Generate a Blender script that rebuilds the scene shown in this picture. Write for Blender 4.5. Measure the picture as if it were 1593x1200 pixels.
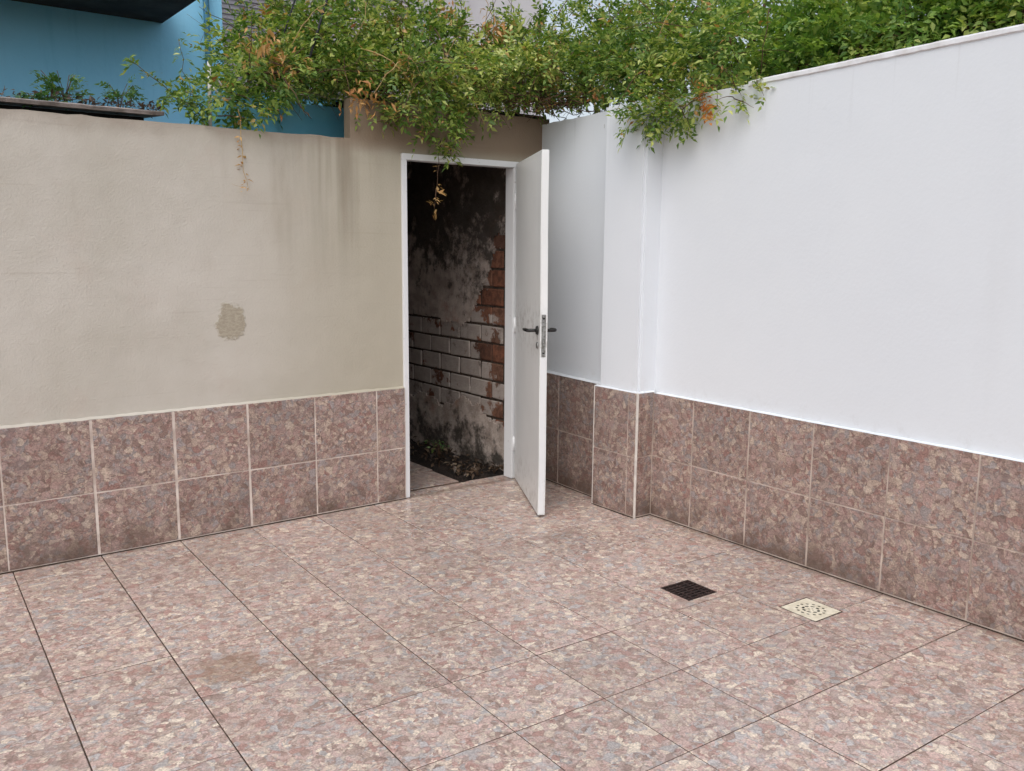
import bpy, bmesh, math, random
import numpy as np
from mathutils import Vector, Matrix
rnd = random.Random(7); rng = np.random.default_rng(11)
scene = bpy.context.scene
for o in list(bpy.data.objects): bpy.data.objects.remove(o, do_unlink=True)
col = scene.collection
R = math.radians

# ------------------------------------------------------------------ camera, sky, sun, exposure
cam = bpy.data.objects.new('camera', bpy.data.cameras.new('camera')); col.objects.link(cam)
cam.location = (-0.4629, -4.2686, 1.4218); cam.rotation_euler = (1.41464, -0.00806, -0.64175)
cam.data.sensor_width = 36; cam.data.lens = 1377.75/1593*36; cam.data.clip_start = .05; cam.data.clip_end = 2000
scene.camera = cam
SUN_AZ = math.atan2(-.78, -.62); SUN_EL = R(54)
w = bpy.data.worlds.new('World'); scene.world = w; w.use_nodes = True
nt = w.node_tree; bg = nt.nodes['Background']
sky = nt.nodes.new('ShaderNodeTexSky'); sky.sky_type = 'NISHITA'; sky.sun_disc = False
sky.sun_elevation = SUN_EL; sky.sun_rotation = SUN_AZ; sky.air_density = 1.0; sky.dust_density = 3.0; sky.ozone_density = 1.0
hs = nt.nodes.new('ShaderNodeHueSaturation'); hs.inputs['Saturation'].default_value = .46
nt.links.new(sky.outputs[0], hs.inputs['Color']); nt.links.new(hs.outputs[0], bg.inputs['Color'])
bg.inputs['Strength'].default_value = .15
sl = bpy.data.lights.new('sun', 'SUN'); sl.energy = .9; sl.angle = R(48); sl.color = (1, .975, .94)
sun = bpy.data.objects.new('sun', sl); col.objects.link(sun)
sd = Vector((math.sin(SUN_AZ)*math.cos(SUN_EL), math.cos(SUN_AZ)*math.cos(SUN_EL), math.sin(SUN_EL)))
sun.rotation_euler = sd.to_track_quat('Z', 'Y').to_euler(); sun.location = (-3, -5, 9)
vs = scene.view_settings; vs.view_transform = 'Standard'; vs.look = 'None'; vs.gamma = 1; vs.exposure = 0.27
scene.render.engine = 'CYCLES'
cy = scene.cycles; cy.adaptive_threshold = .03; cy.max_bounces = 4; cy.diffuse_bounces = 3; cy.glossy_bounces = 2; cy.transmission_bounces = 2; cy.transparent_max_bounces = 2
cy.caustics_reflective = False; cy.caustics_refractive = False

# ------------------------------------------------------------------ helpers
def S(r, g, b):
    f = lambda c: ((c/255+.055)/1.055)**2.4 if c > 10 else c/255/12.92
    return (f(r), f(g), f(b), 1)

class Mat:
    """tiny node-graph helper"""
    def __init__(s, name, rough=.8, spec=.5):
        s.m = bpy.data.materials.new(name); s.m.use_nodes = True; s.t = s.m.node_tree
        s.b = s.t.nodes['Principled BSDF']; s.b.inputs['Roughness'].default_value = rough
        s.b.inputs['Specular IOR Level'].default_value = spec
    def n(s, ty, **k):
        x = s.t.nodes.new('ShaderNode'+ty)
        for a, v in k.items(): setattr(x, a, v)
        return x
    def put(s, sock, v):
        if hasattr(v, 'is_linked') or isinstance(v, bpy.types.NodeSocket): s.t.links.new(v, sock)
        else: sock.default_value = v
    def coord(s, kind='Object'): return s.n('TexCoord').outputs[kind]
    def pos(s): return s.n('NewGeometry').outputs['Position']
    def island(s): return s.n('NewGeometry').outputs['Random Per Island']
    def orand(s): return s.n('ObjectInfo').outputs['Random']
    def mapv(s, v, sc=(1, 1, 1), loc=(0, 0, 0)):
        x = s.n('Mapping'); s.put(x.inputs['Vector'], v); x.inputs['Scale'].default_value = sc; x.inputs['Location'].default_value = loc
        return x.outputs[0]
    def noise(s, v, sc, det=4, rough=.55, out='Fac', dist=0):
        x = s.n('TexNoise'); s.put(x.inputs['Vector'], v); x.inputs['Scale'].default_value = sc
        x.inputs['Detail'].default_value = det; x.inputs['Roughness'].default_value = rough; x.inputs['Distortion'].default_value = dist
        return x.outputs[out]
    def voro(s, v, sc, out='Color', feat='F1', rnd_=1):
        x = s.n('TexVoronoi', feature=feat); s.put(x.inputs['Vector'], v); x.inputs['Scale'].default_value = sc
        x.inputs['Randomness'].default_value = rnd_
        return x.outputs[out]
    def math(s, op, a, b=0.0, c=0.0, clamp=False):
        x = s.n('Math', operation=op, use_clamp=clamp); s.put(x.inputs[0], a); s.put(x.inputs[1], b); s.put(x.inputs[2], c)
        return x.outputs[0]
    def vmath(s, op, a, b):
        x = s.n('VectorMath', operation=op); s.put(x.inputs[0], a)
        if op == 'SCALE': s.put(x.inputs['Scale'], b)
        else: s.put(x.inputs[1], b)
        return x.outputs[0]
    def sep(s, v):
        x = s.n('SeparateXYZ'); s.put(x.inputs[0], v); return x.outputs
    def ramp(s, fac, stops, interp='LINEAR'):
        x = s.n('ValToRGB'); s.put(x.inputs[0], fac); r = x.color_ramp; r.interpolation = interp
        while len(r.elements) < len(stops): r.elements.new(.5)
        for e, (p, c) in zip(r.elements, stops):
            e.position = p; e.color = c if hasattr(c, '__len__') else (c, c, c, 1)
        return x.outputs[0]
    def rng(s, v, a, b, c=0., d=1., smooth=True):
        x = s.n('MapRange', interpolation_type='SMOOTHSTEP' if smooth else 'LINEAR'); s.put(x.inputs[0], v)
        for i, q in enumerate((a, b, c, d)): x.inputs[i+1].default_value = q
        return x.outputs[0]
    def mix(s, f, a, b, bt='MIX'):
        x = s.n('Mix', data_type='RGBA', blend_type=bt); s.put(x.inputs[0], f); s.put(x.inputs[6], a); s.put(x.inputs[7], b)
        return x.outputs[2]
    def col(s, c): s.put(s.b.inputs['Base Color'], c); return s
    def rough(s, v): s.put(s.b.inputs['Roughness'], v); return s
    def bump(s, h, strength=.3, dist=.01):
        x = s.n('Bump'); x.inputs['Strength'].default_value = strength; x.inputs['Distance'].default_value = dist
        s.put(x.inputs['Height'], h); s.t.links.new(x.outputs[0], s.b.inputs['Normal']); return s

def gauss(M, x, c, wd):
    """soft band 1 at c, 0 at +-wd"""
    return M.rng(M.math('ABSOLUTE', M.math('SUBTRACT', x, c)), 0, wd, 1, 0)

def tile_mat(name, rough, dirt=0., light_gain=1., tint=(.97, 1, 1.035)):
    M = Mat(name, rough, .45)
    rv = M.n('CombineXYZ'); r = M.orand()
    for i, k in enumerate((37.3, 71.9, 11.7)): M.put(rv.inputs[i], M.math('MULTIPLY', r, k))
    v = M.vmath('ADD', M.coord(), rv.outputs[0])
    wv = M.noise(v, 16, 1, .6, 'Color')
    v2 = M.vmath('ADD', v, M.vmath('SCALE', M.vmath('SUBTRACT', wv, (.5, .5, .5)), .04))
    wv2 = M.noise(v, 85, 1, .65, 'Color'); v2 = M.vmath('ADD', v2, M.vmath('SCALE', M.vmath('SUBTRACT', wv2, (.5, .5, .5)), .009))
    va = M.mapv(v2, (1, 1.35, 1))
    pal = [(0, (140, 116, 106)), (.10, (176, 150, 140)), (.22, (196, 176, 158)), (.34, (160, 124, 114)), (.46, (178, 158, 146)),
           (.56, (158, 151, 147)), (.65, (186, 158, 148)), (.75, (154, 132, 120)), (.85, (212, 194, 174)), (.93, (170, 163, 160))]
    MEAN = S(172, 152, 143)
    pal = [(p_, tuple(q*k for q, k in zip(c_, tint))) for p_, c_ in pal]
    pal = [(p_, tuple(k*light_gain for k in (.84*S(*c_)[i]+.16*MEAN[i] for i in range(3)))+(1,)) for p_, c_ in pal]
    ca = M.sep(M.voro(va, 24))[0]; cb = M.sep(M.voro(M.mapv(v2, (1.3, 1, 1), (3.1, 5.7, 1.3)), 38))[1]; cc = M.sep(M.voro(M.mapv(v2, (1, 1.2, 1), (7.1, 2.7, 4.3)), 75))[2]
    A = M.ramp(ca, pal, 'CONSTANT'); B = M.ramp(cb, pal, 'CONSTANT'); Cc = M.ramp(cc, pal, 'CONSTANT')
    m1 = M.rng(M.noise(v, 19, 0), .44, .56); m2 = M.rng(M.noise(M.mapv(v, loc=(9, 4, 2)), 33, 0), .5, .6)
    c = M.mix(m1, A, B); c = M.mix(M.math('MULTIPLY', m2, .8), c, Cc)
    # veins between the flakes, fine speckle
    e = M.rng(M.voro(va, 24, 'Distance', 'DISTANCE_TO_EDGE'), 0, .10, .76, 1)
    c = M.mix(1, c, M.ramp(e, [(0, 0.), (1, 1.)]), 'MULTIPLY')
    sp = M.rng(M.noise(v, 160, 1, .7), .32, .7, .72, 1.24, False)
    vein = M.rng(M.math('ABSOLUTE', M.math('SUBTRACT', M.noise(M.mapv(v2, (1, 1.6, 1)), 30, 1, .6), .5)), 0, .03, .84, 1); sp = M.math('MULTIPLY', sp, vein)
    spc = M.n('CombineXYZ'); [M.put(spc.inputs[i], sp) for i in range(3)]
    c = M.mix(1, c, spc.outputs[0], 'MULTIPLY')
    bl = M.noise(M.mapv(v, loc=(2, 8, 1)), 9, 2, .6); c = M.mix(M.rng(bl, .5, .72, 0, .28), c, tuple(k*light_gain for k in S(160, 150, 150)[:3])+(1,)); c = M.mix(M.rng(bl, .28, .48, .22, 0), c, tuple(k*light_gain for k in S(160, 126, 116)[:3])+(1,))
    tone = M.math('ADD', .9, M.math('MULTIPLY', r, .16)); tn = M.n('CombineXYZ'); [M.put(tn.inputs[i], tone) for i in range(3)]
    c = M.mix(1, c, tn.outputs[0], 'MULTIPLY')
    if dirt:
        P = M.pos(); d = M.rng(M.noise(P, 1.7, 3, .62), .45, .75, 0, dirt)
        # old rust-brown water mark on the left of the floor
        s = M.sep(P); dx = M.math('SUBTRACT', s[0], .47); dy = M.math('SUBTRACT', s[1], -1.44)
        rr = M.math('SQRT', M.math('ADD', M.math('MULTIPLY', dx, dx), M.math('MULTIPLY', dy, dy)))
        rr = M.math('ADD', rr, M.math('MULTIPLY', M.math('SUBTRACT', M.noise(P, 14, 1), .5), .1))
        st = M.rng(rr, .07, .15, .45, 0)
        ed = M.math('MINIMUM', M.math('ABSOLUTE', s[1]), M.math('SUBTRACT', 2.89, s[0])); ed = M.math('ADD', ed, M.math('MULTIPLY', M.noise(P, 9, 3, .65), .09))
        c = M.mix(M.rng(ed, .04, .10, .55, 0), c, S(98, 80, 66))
        c = M.mix(d, c, S(138, 116, 96)); c = M.mix(st, c, S(132, 100, 74))
        M.rough(M.rng(M.noise(P, 5, 3, .65), .3, .7, rough-.07, rough+.17))
    else:
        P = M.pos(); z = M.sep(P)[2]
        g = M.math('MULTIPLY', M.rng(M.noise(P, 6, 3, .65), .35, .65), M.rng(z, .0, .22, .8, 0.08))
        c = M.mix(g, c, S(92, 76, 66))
    M.col(c); M.bump(M.noise(v, 55, 1), .12, .004)
    return M.m

def simple(name, c1, c2, sc=4, rough=.8, bump=.2, bsc=60, spec=.4, metal=0, bdist=.004):
    M = Mat(name, rough, spec); P = M.pos()
    M.col(M.mix(M.rng(M.noise(P, sc, 3, .65), .3, .7), c1, c2))
    M.b.inputs['Metallic'].default_value = metal
    if bump: M.bump(M.noise(P, bsc, 2), bump, bdist)
    return M.m

def foliage_mat(name, cols, dry=None, trans=.38, nscale=2.2):
    M = Mat(name, .42, .45); P = M.pos(); i = M.island()
    n = M.noise(P, nscale, 3, .6); f = M.math('ADD', M.math('MULTIPLY', i, .62), M.math('MULTIPLY', M.rng(n, .3, .7, 0, 1, False), .42))
    c = M.ramp(f, cols)
    if dry:
        nd = M.noise(M.mapv(P, loc=(4.4, 8.1, 2.2)), 3.4, 3, .6)
        k = M.math('ADD', M.rng(nd, .6, .68), M.math('GREATER_THAN', M.math('FRACT', M.math('MULTIPLY', i, 37.7)), .955), clamp=True)
        c = M.mix(M.math('MULTIPLY', k, M.rng(M.math('FRACT', M.math('MULTIPLY', i, 91.3)), .2, .5)), c, M.ramp(M.math('FRACT', M.math('MULTIPLY', i, 13.1)), dry))
    M.col(c)
    tr = M.n('BsdfTranslucent'); M.put(tr.inputs[0], M.mix(1, c, (1.15, 1.2, .55, 1), 'MULTIPLY'))
    mx = M.n('MixShader'); mx.inputs[0].default_value = trans
    M.t.links.new(M.b.outputs[0], mx.inputs[1]); M.t.links.new(tr.outputs[0], mx.inputs[2])
    M.t.links.new(mx.outputs[0], M.t.nodes['Material Output'].inputs[0])
    return M.m

# ------------------------------------------------------------------ materials
MT = {}
MT['floor_tile'] = tile_mat('glazed_floor_tile', .31, .2, 1.27, (.978, 1, 1.015))  # palette brightened: stronger light on the level floor put into the colour
MT['wall_tile'] = tile_mat('glazed_wall_tile', .33, 0, .90, (.997, .985, .995))  # same palette darkened: weaker light on upright tiles put into the colour
MT['floor_joint'] = simple('dark_joint_grime', S(84, 68, 58), S(128, 110, 97), 5)
MT['grout'] = simple('pale_wall_grout', S(226, 214, 204), S(176, 158, 146), 7)
MT['grout_dull'] = simple('stained_grout', S(208, 192, 180), S(150, 132, 120), 5)
MT['grime'] = simple('grime', S(48, 38, 32), S(78, 64, 54), 14)
MT['trim'] = simple('white_trim', S(226, 220, 212), S(206, 198, 190), 20, .5, .05)

M = Mat('beige_render', .88, .25); P = M.pos(); x_, y_, z_ = M.sep(P)
c = M.mix(M.rng(M.noise(P, 1.3, 5, .6), .35, .68), S(200, 194, 184), S(188, 182, 170))
c = M.mix(M.rng(M.noise(M.mapv(P, loc=(3, 1, 7)), 3.1, 6, .65), .52, .75, 0, .5), c, S(190, 178, 166))
c = M.mix(M.rng(x_, .8, 1.9, 0, .7), c, S(172, 164, 144))
strk = M.noise(M.mapv(P, (10, 10, .5)), 1, 3, .6)
band = M.math('MULTIPLY', gauss(M, x_, 1.58, .36), M.rng(z_, 1.0, 1.95, .04, 1))
c = M.mix(M.math('MULTIPLY', M.rng(strk, .38, .7), M.math('MULTIPLY', band, .62)), c, S(112, 100, 82))
top = M.math('MULTIPLY', M.rng(M.math('ADD', z_, M.math('MULTIPLY', M.noise(P, 9, 4), .12)), 1.92, 2.06), .55)
c = M.mix(top, c, S(134, 116, 100))
c = M.mix(M.math('MULTIPLY', M.rng(z_, 1.88, 1.98), M.rng(x_, 1.5, 1.8, 0, .9)), c, S(134, 116, 98))
dk = M.math('MULTIPLY', M.rng(M.noise(M.mapv(P, (5, 5, .9), (2, 2, 5)), 1, 5, .6), .55, .72), M.rng(z_, 1.0, 1.95, .03, .4))
c = M.mix(dk, c, S(150, 136, 118))
hl = M.noise(M.mapv(P, (1.4, 1, 46)), 1, 3, .5)      # faint trowel lines
c = M.mix(M.rng(hl, .62, .72, 0, .14), c, S(150, 136, 122))
sp = M.rng(M.noise(P, 150, 2, .7), .68, .76, 0, .25); c = M.mix(sp, c, S(140, 126, 110))
px = M.math('DIVIDE', M.math('SUBTRACT', x_, 1.022), .076); pz = M.math('DIVIDE', M.math('SUBTRACT', z_, 1.046), .094)
pr = M.math('POWER', M.math('ADD', M.math('POWER', M.math('ABSOLUTE', px), 2.5), M.math('POWER', M.math('ABSOLUTE', pz), 2.5)), .4)
pr = M.math('ADD', pr, M.math('MULTIPLY', M.math('SUBTRACT', M.noise(P, 20, 4, .7), .5), 1.2))
pm = M.rng(pr, .78, 1.0, 1, 0); pn = M.noise(M.mapv(P, (1, 1, 2.2)), 48, 3, .7)
c = M.mix(M.math('MULTIPLY', pm, .68), c, M.mix(M.rng(pn, .35, .65), S(168, 157, 134), S(140, 128, 106)))
c = M.mix(M.math('MULTIPLY', gauss(M, pr, 1.04, .16), M.rng(M.noise(P, 40, 2), .5, .6, 0, .3)), c, S(200, 193, 180))
M.col(c); M.bump(M.math('ADD', M.math('ADD', M.noise(P, 90, 2, .7), M.math('MULTIPLY', pm, M.math('ADD', .5, M.math('MULTIPLY', pn, 1.6)))), M.math('MULTIPLY', M.noise(P, 7, 1), 2.5)), .35, .006); MT['beige'] = M.m

M = Mat('white_paint_wall', .7, .3); P = M.pos(); x_, y_, z_ = M.sep(P)
c = M.mix(M.rng(M.noise(P, 1.1, 5, .6), .3, .7), (.73, .758, .795, 1), (.755, .782, .815, 1))
c = M.mix(M.rng(M.noise(M.mapv(P, (5, 5, .6)), 1, 3, .6), .6, .85, 0, .08), c, S(176, 172, 168))
c = M.mix(M.rng(M.noise(P, 45, 4, .7), .66, .78, 0, .14), c, S(168, 164, 160))
spl_ = M.math('MULTIPLY', M.rng(z_, .66, .80, 1, 0), M.rng(M.noise(P, 16, 4, .7), .52, .75, 0, .16)); c = M.mix(spl_, c, S(158, 148, 140))
drp = M.math('MULTIPLY', M.rng(z_, 1.7, 2.2, 0, 1), M.rng(M.noise(M.mapv(P, (22, 22, .7)), 1, 3, .6), .6, .75, 0, .2)); c = M.mix(drp, c, S(150, 146, 142))
M.col(c); M.bump(M.math('ADD', M.noise(P, 70, 1), M.math('MULTIPLY', M.noise(P, 4, 1), 4)), .1, .005); MT['white'] = M.m

MT['coping'] = simple('weathered_white_coping', S(234, 235, 238), S(214, 212, 212), 11, .85, .25, 50)
M = Mat('door_enamel', .42, .45); P = M.pos()
c = M.mix(M.rng(M.noise(P, 2.3, 5, .6), .35, .7), (.80, .81, .80, 1), (.75, .76, .75, 1))
c = M.mix(M.rng(M.noise(P, 34, 3, .7), .68, .74, 0, .3), c, S(140, 132, 122)); z_ = M.sep(P)[2]
gr_ = M.math('MULTIPLY', M.math('ADD', M.rng(z_, 0, .35, .7, 0), gauss(M, z_, .98, .2)), M.rng(M.noise(P, 18, 4, .7), .45, .7, 0, .5)); c = M.mix(gr_, c, S(128, 118, 106)); M.col(c); M.bump(M.noise(P, 5, 3), .1, .01); MT['door'] = M.m
M = Mat('frame_enamel', .4, .5); P = M.pos()
c = M.mix(M.rng(M.noise(P, 30, 4, .7), .64, .72, 0, .45), (.76, .77, .78, 1), S(128, 112, 98)); M.col(c); M.bump(M.noise(P, 8, 3), .1, .01); MT['frame'] = M.m
MT['steel'] = simple('lock_steel', S(176, 178, 178), S(120, 118, 112), 60, .4, .1, metal=.8)
MT['black_metal'] = simple('black_handle', S(26, 26, 27), S(44, 42, 40), 40, .4, .05)
MT['rust_iron'] = simple('rusty_iron', S(58, 40, 36), S(34, 24, 22), 60, .7, .4, 200)
MT['cream_plastic'] = simple('cream_plastic', S(232, 224, 204), S(208, 198, 176), 26, .45, .08)
MT['pit'] = simple('dark_pit', S(20, 16, 15), S(30, 24, 22), 30)
MT['patch'] = simple('olive_cement', S(166, 152, 126), S(144, 130, 104), 26, .95, .5, 90, bdist=.005)
MT['concrete'] = simple('grey_concrete', S(160, 150, 146), S(104, 96, 90), 9, .95, .6, 45, bdist=.01)
MT['dark_conc'] = simple('sooty_concrete', S(54, 52, 50), S(28, 27, 27), 4, .95, .4, 40)

M = Mat('blue_paint', .75, .3); P = M.pos()
c = M.mix(M.rng(M.noise(P, .9, 5, .6), .35, .68), S(140, 206, 236), S(152, 212, 240))
c = M.mix(M.rng(M.noise(M.mapv(P, (9, 9, .7)), 1, 5, .6), .55, .75, 0, .3), c, S(112, 180, 212))
c = M.mix(M.rng(M.noise(P, 18, 4, .7), .64, .72, 0, .35), c, S(150, 160, 164)); M.col(c); M.bump(M.noise(P, 24, 4), .25, .01); MT['blue'] = M.m
MT['teal'] = simple('teal_paint', S(92, 164, 192), S(108, 172, 196), 3, .7, .2)
MT['pale'] = simple('pale_render', S(214, 210, 212), S(198, 192, 196), 1.2, .85, .2)
MT['siding'] = simple('grey_pink_siding', S(196, 186, 188), S(176, 166, 168), 3, .8, .2)
MT['pipe_blue'] = simple('blue_pipe', S(48, 104, 132), S(64, 122, 150), 9, .5, .1)
MT['white_metal'] = simple('white_metal', S(206, 206, 202), S(160, 156, 150), 18, .5, .1)
MT['cable'] = simple('black_cable', S(18, 18, 20), S(30, 30, 32), 30, .6, 0)

M = Mat('red_brick', .95, .2); P = M.pos(); x_, y_, z_ = M.sep(P); r = M.orand()
c = M.ramp(r, [(0, S(104, 72, 58)), (.35, S(132, 86, 66)), (.7, S(124, 94, 78)), (1, S(100, 72, 60))])
c = M.mix(M.rng(M.noise(P, 26, 4, .7), .38, .62, 0, .75), c, S(84, 60, 50))
# remains of lime wash, thick deep in the passage and thin near the door
lw = M.math('ADD', M.noise(P, 6.5, 5, .65), M.rng(y_, .1, .6, -.015, .2)); lw = M.math('ADD', lw, M.rng(r, 0, 1, -.14, .05, False)); lw = M.math('ADD', lw, M.rng(z_, .9, 1.1, 0, -.15))
c = M.mix(M.rng(lw, .49, .56), c, M.mix(M.noise(P, 20, 3), S(186, 176, 168), S(150, 138, 130)))
c = M.mix(M.rng(M.noise(P, 5.2, 6, .65), .55, .68, 0, .75), c, S(64, 52, 46))
M.col(c); M.bump(M.noise(P, 60, 3, .7), .6, .008); MT['brick'] = M.m

M = Mat('mouldy_plaster', .95, .2); P = M.pos(); x_, y_, z_ = M.sep(P)
c = M.mix(M.rng(M.noise(P, 9, 5, .65), .35, .65), S(196, 182, 172), S(156, 142, 132))
c = M.mix(M.rng(M.noise(M.mapv(P, loc=(5, 5, 5)), 4, 5, .6), .56, .68, 0, .6), c, S(160, 122, 104))
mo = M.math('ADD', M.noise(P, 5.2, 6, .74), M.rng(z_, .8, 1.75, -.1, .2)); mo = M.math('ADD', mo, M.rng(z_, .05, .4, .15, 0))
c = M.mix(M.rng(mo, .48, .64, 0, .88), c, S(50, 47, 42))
c = M.mix(M.rng(M.noise(P, 40, 4, .7), .62, .7, 0, .6), c, S(48, 42, 38))
M.col(c); M.bump(M.noise(P, 30, 3, .7), .7, .012); MT['mould'] = M.m
MT['mortar'] = simple('dark_mortar', S(52, 44, 38), S(84, 72, 62), 30, .95, .5, 80)
MT['soil'] = simple('dark_soil', S(44, 34, 28), S(24, 20, 17), 12, .95, .8, 60, bdist=.015)
MT['ground'] = simple('bare_ground', S(120, 108, 94), S(96, 92, 78), .7, .95, .4, 20)
MT['stem'] = simple('brown_stem', S(104, 78, 58), S(70, 52, 40), 14, .85, .2)
MT['pale_stem'] = simple('pale_dry_stem', S(186, 160, 112), S(160, 128, 88), 14, .8, .1)
DRY = [(0, S(150, 96, 56)), (.5, S(196, 148, 92)), (1, S(214, 180, 128))]
MT['vine'] = foliage_mat('vine_leaf', [(0, S(54, 86, 40)), (.3, S(88, 122, 54)), (.55, S(124, 150, 72)), (.8, S(184, 194, 108)), (1, S(224, 224, 156))], DRY)
MT['weed'] = foliage_mat('weed_leaf', [(0, S(52, 88, 56)), (.5, S(84, 122, 66)), (1, S(132, 156, 88))])
MT['tree'] = foliage_mat('tree_leaf', [(0, S(62, 92, 48)), (.35, S(98, 134, 62)), (.65, S(144, 172, 84)), (1, S(204, 210, 126))], nscale=3.2)
MT['dry'] = foliage_mat('dry_leaf', DRY, trans=.25)
MT['orange'] = foliage_mat('orange_leaf', [(0, S(176, 92, 40)), (.5, S(206, 128, 58)), (1, S(222, 170, 96))], trans=.25)
MT['litter'] = foliage_mat('fallen_leaf', [(0, S(50, 40, 33)), (.7, S(88, 70, 55)), (1, S(160, 144, 122))], trans=.1)

# ------------------------------------------------------------------ object helpers
def tag(o, label=None, cat=None, group=None, kind=None):
    if label: o['label'] = label
    if cat: o['category'] = cat
    if group: o['group'] = group
    if kind: o['kind'] = kind
    return o
def empty(name, loc=(0, 0, 0), rz=0):
    o = bpy.data.objects.new(name, None); col.objects.link(o); o.location = loc; o.rotation_euler = (0, 0, rz); o.empty_display_size = .1
    return o
def link(name, me, mat, parent=None, mw=None, local=False):
    o = bpy.data.objects.new(name, me); col.objects.link(o)
    if mat and not me.materials: me.materials.append(MT[mat])
    if mw is not None: o.matrix_world = mw
    if parent is not None:
        o.parent = parent
        if not local:
            a = Matrix.Identity(4); q = parent
            while q is not None: a = q.matrix_basis @ a if q.parent is None else (q.matrix_parent_inverse @ q.matrix_basis) @ a; q = q.parent
            o.matrix_parent_inverse = a.inverted()
    return o
def mesh(name, v, f, smooth=False):
    me = bpy.data.meshes.new(name); me.from_pydata([tuple(a) for a in v], [], f); me.update()
    if smooth: me.polygons.foreach_set('use_smooth', [True]*len(me.polygons))
    return me
def np_mesh(name, v, quads):
    me = bpy.data.meshes.new(name); n = len(quads); k = quads.shape[1]
    me.vertices.add(len(v)); me.vertices.foreach_set('co', v.astype(np.float32).ravel())
    me.loops.add(n*k); me.loops.foreach_set('vertex_index', quads.astype(np.int32).ravel())
    me.polygons.add(n); me.polygons.foreach_set('loop_start', np.arange(0, n*k, k, dtype=np.int32))
    me.update(calc_edges=True); me.validate(); return me
def box(name, a, b, mat, parent=None, bevel=0, local=False):
    bm = bmesh.new(); bmesh.ops.create_cube(bm, size=1)
    c = [(p+q)/2 for p, q in zip(a, b)]; s = [abs(q-p) for p, q in zip(a, b)]
    for v in bm.verts: v.co = Vector((v.co.x*s[0], v.co.y*s[1], v.co.z*s[2]))
    if bevel: bmesh.ops.bevel(bm, geom=bm.edges[:], offset=bevel, segments=2, affect='EDGES', profile=.5)
    me = bpy.data.meshes.new(name); bm.to_mesh(me); bm.free()
    return link(name, me, mat, parent, Matrix.Translation(c), local)
def prism(name, pts, axis_n, depth, mat, parent=None, o=(0, 0, 0), u=(1, 0, 0), v=(0, 0, 1), bevel=0):
    """polygon pts (u,v) extruded by depth along axis_n"""
    o, u, v, n = map(Vector, (o, u, v, axis_n)); bm = bmesh.new()
    f = bm.faces.new([bm.verts.new(o+u*a+v*b) for a, b in pts])
    g = bmesh.ops.extrude_face_region(bm, geom=[f]); vv = [e for e in g['geom'] if isinstance(e, bmesh.types.BMVert)]
    bmesh.ops.translate(bm, vec=n*depth, verts=vv); bmesh.ops.recalc_face_normals(bm, faces=bm.faces)
    if bevel: bmesh.ops.bevel(bm, geom=bm.edges[:], offset=bevel, segments=2, affect='EDGES')
    bmesh.ops.triangulate(bm, faces=[f for f in bm.faces if len(f.verts) > 4])
    me = bpy.data.meshes.new(name); bm.to_mesh(me); bm.free(); return link(name, me, mat, parent)
def tube_data(paths, sides=5):
    """paths: list of (points, radii)"""
    V, F = [], []
    for pts, rad in paths:
        pts = [Vector(q) for q in pts]; base = len(V)
        for i, q in enumerate(pts):
            t = (pts[min(i+1, len(pts)-1)]-pts[max(i-1, 0)]).normalized()
            a = t.cross(Vector((.31, .17, .93))).normalized(); b = t.cross(a)
            r = rad[i] if hasattr(rad, '__len__') else rad
            for k in range(sides):
                an = 2*math.pi*k/sides; V.append(q+a*math.cos(an)*r+b*math.sin(an)*r)
        for i in range(len(pts)-1):
            for k in range(sides):
                k2 = (k+1) % sides; F.append((base+i*sides+k, base+i*sides+k2, base+(i+1)*sides+k2, base+(i+1)*sides+k))
        F.append(tuple(base+k for k in range(sides))[::-1]); F.append(tuple(base+(len(pts)-1)*sides+k for k in range(sides)))
    return V, F
def tube(name, paths, mat, parent=None, sides=6, local=False):
    V, F = tube_data(paths, sides); return link(name, mesh(name, V, F, True), mat, parent, None, local)

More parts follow.
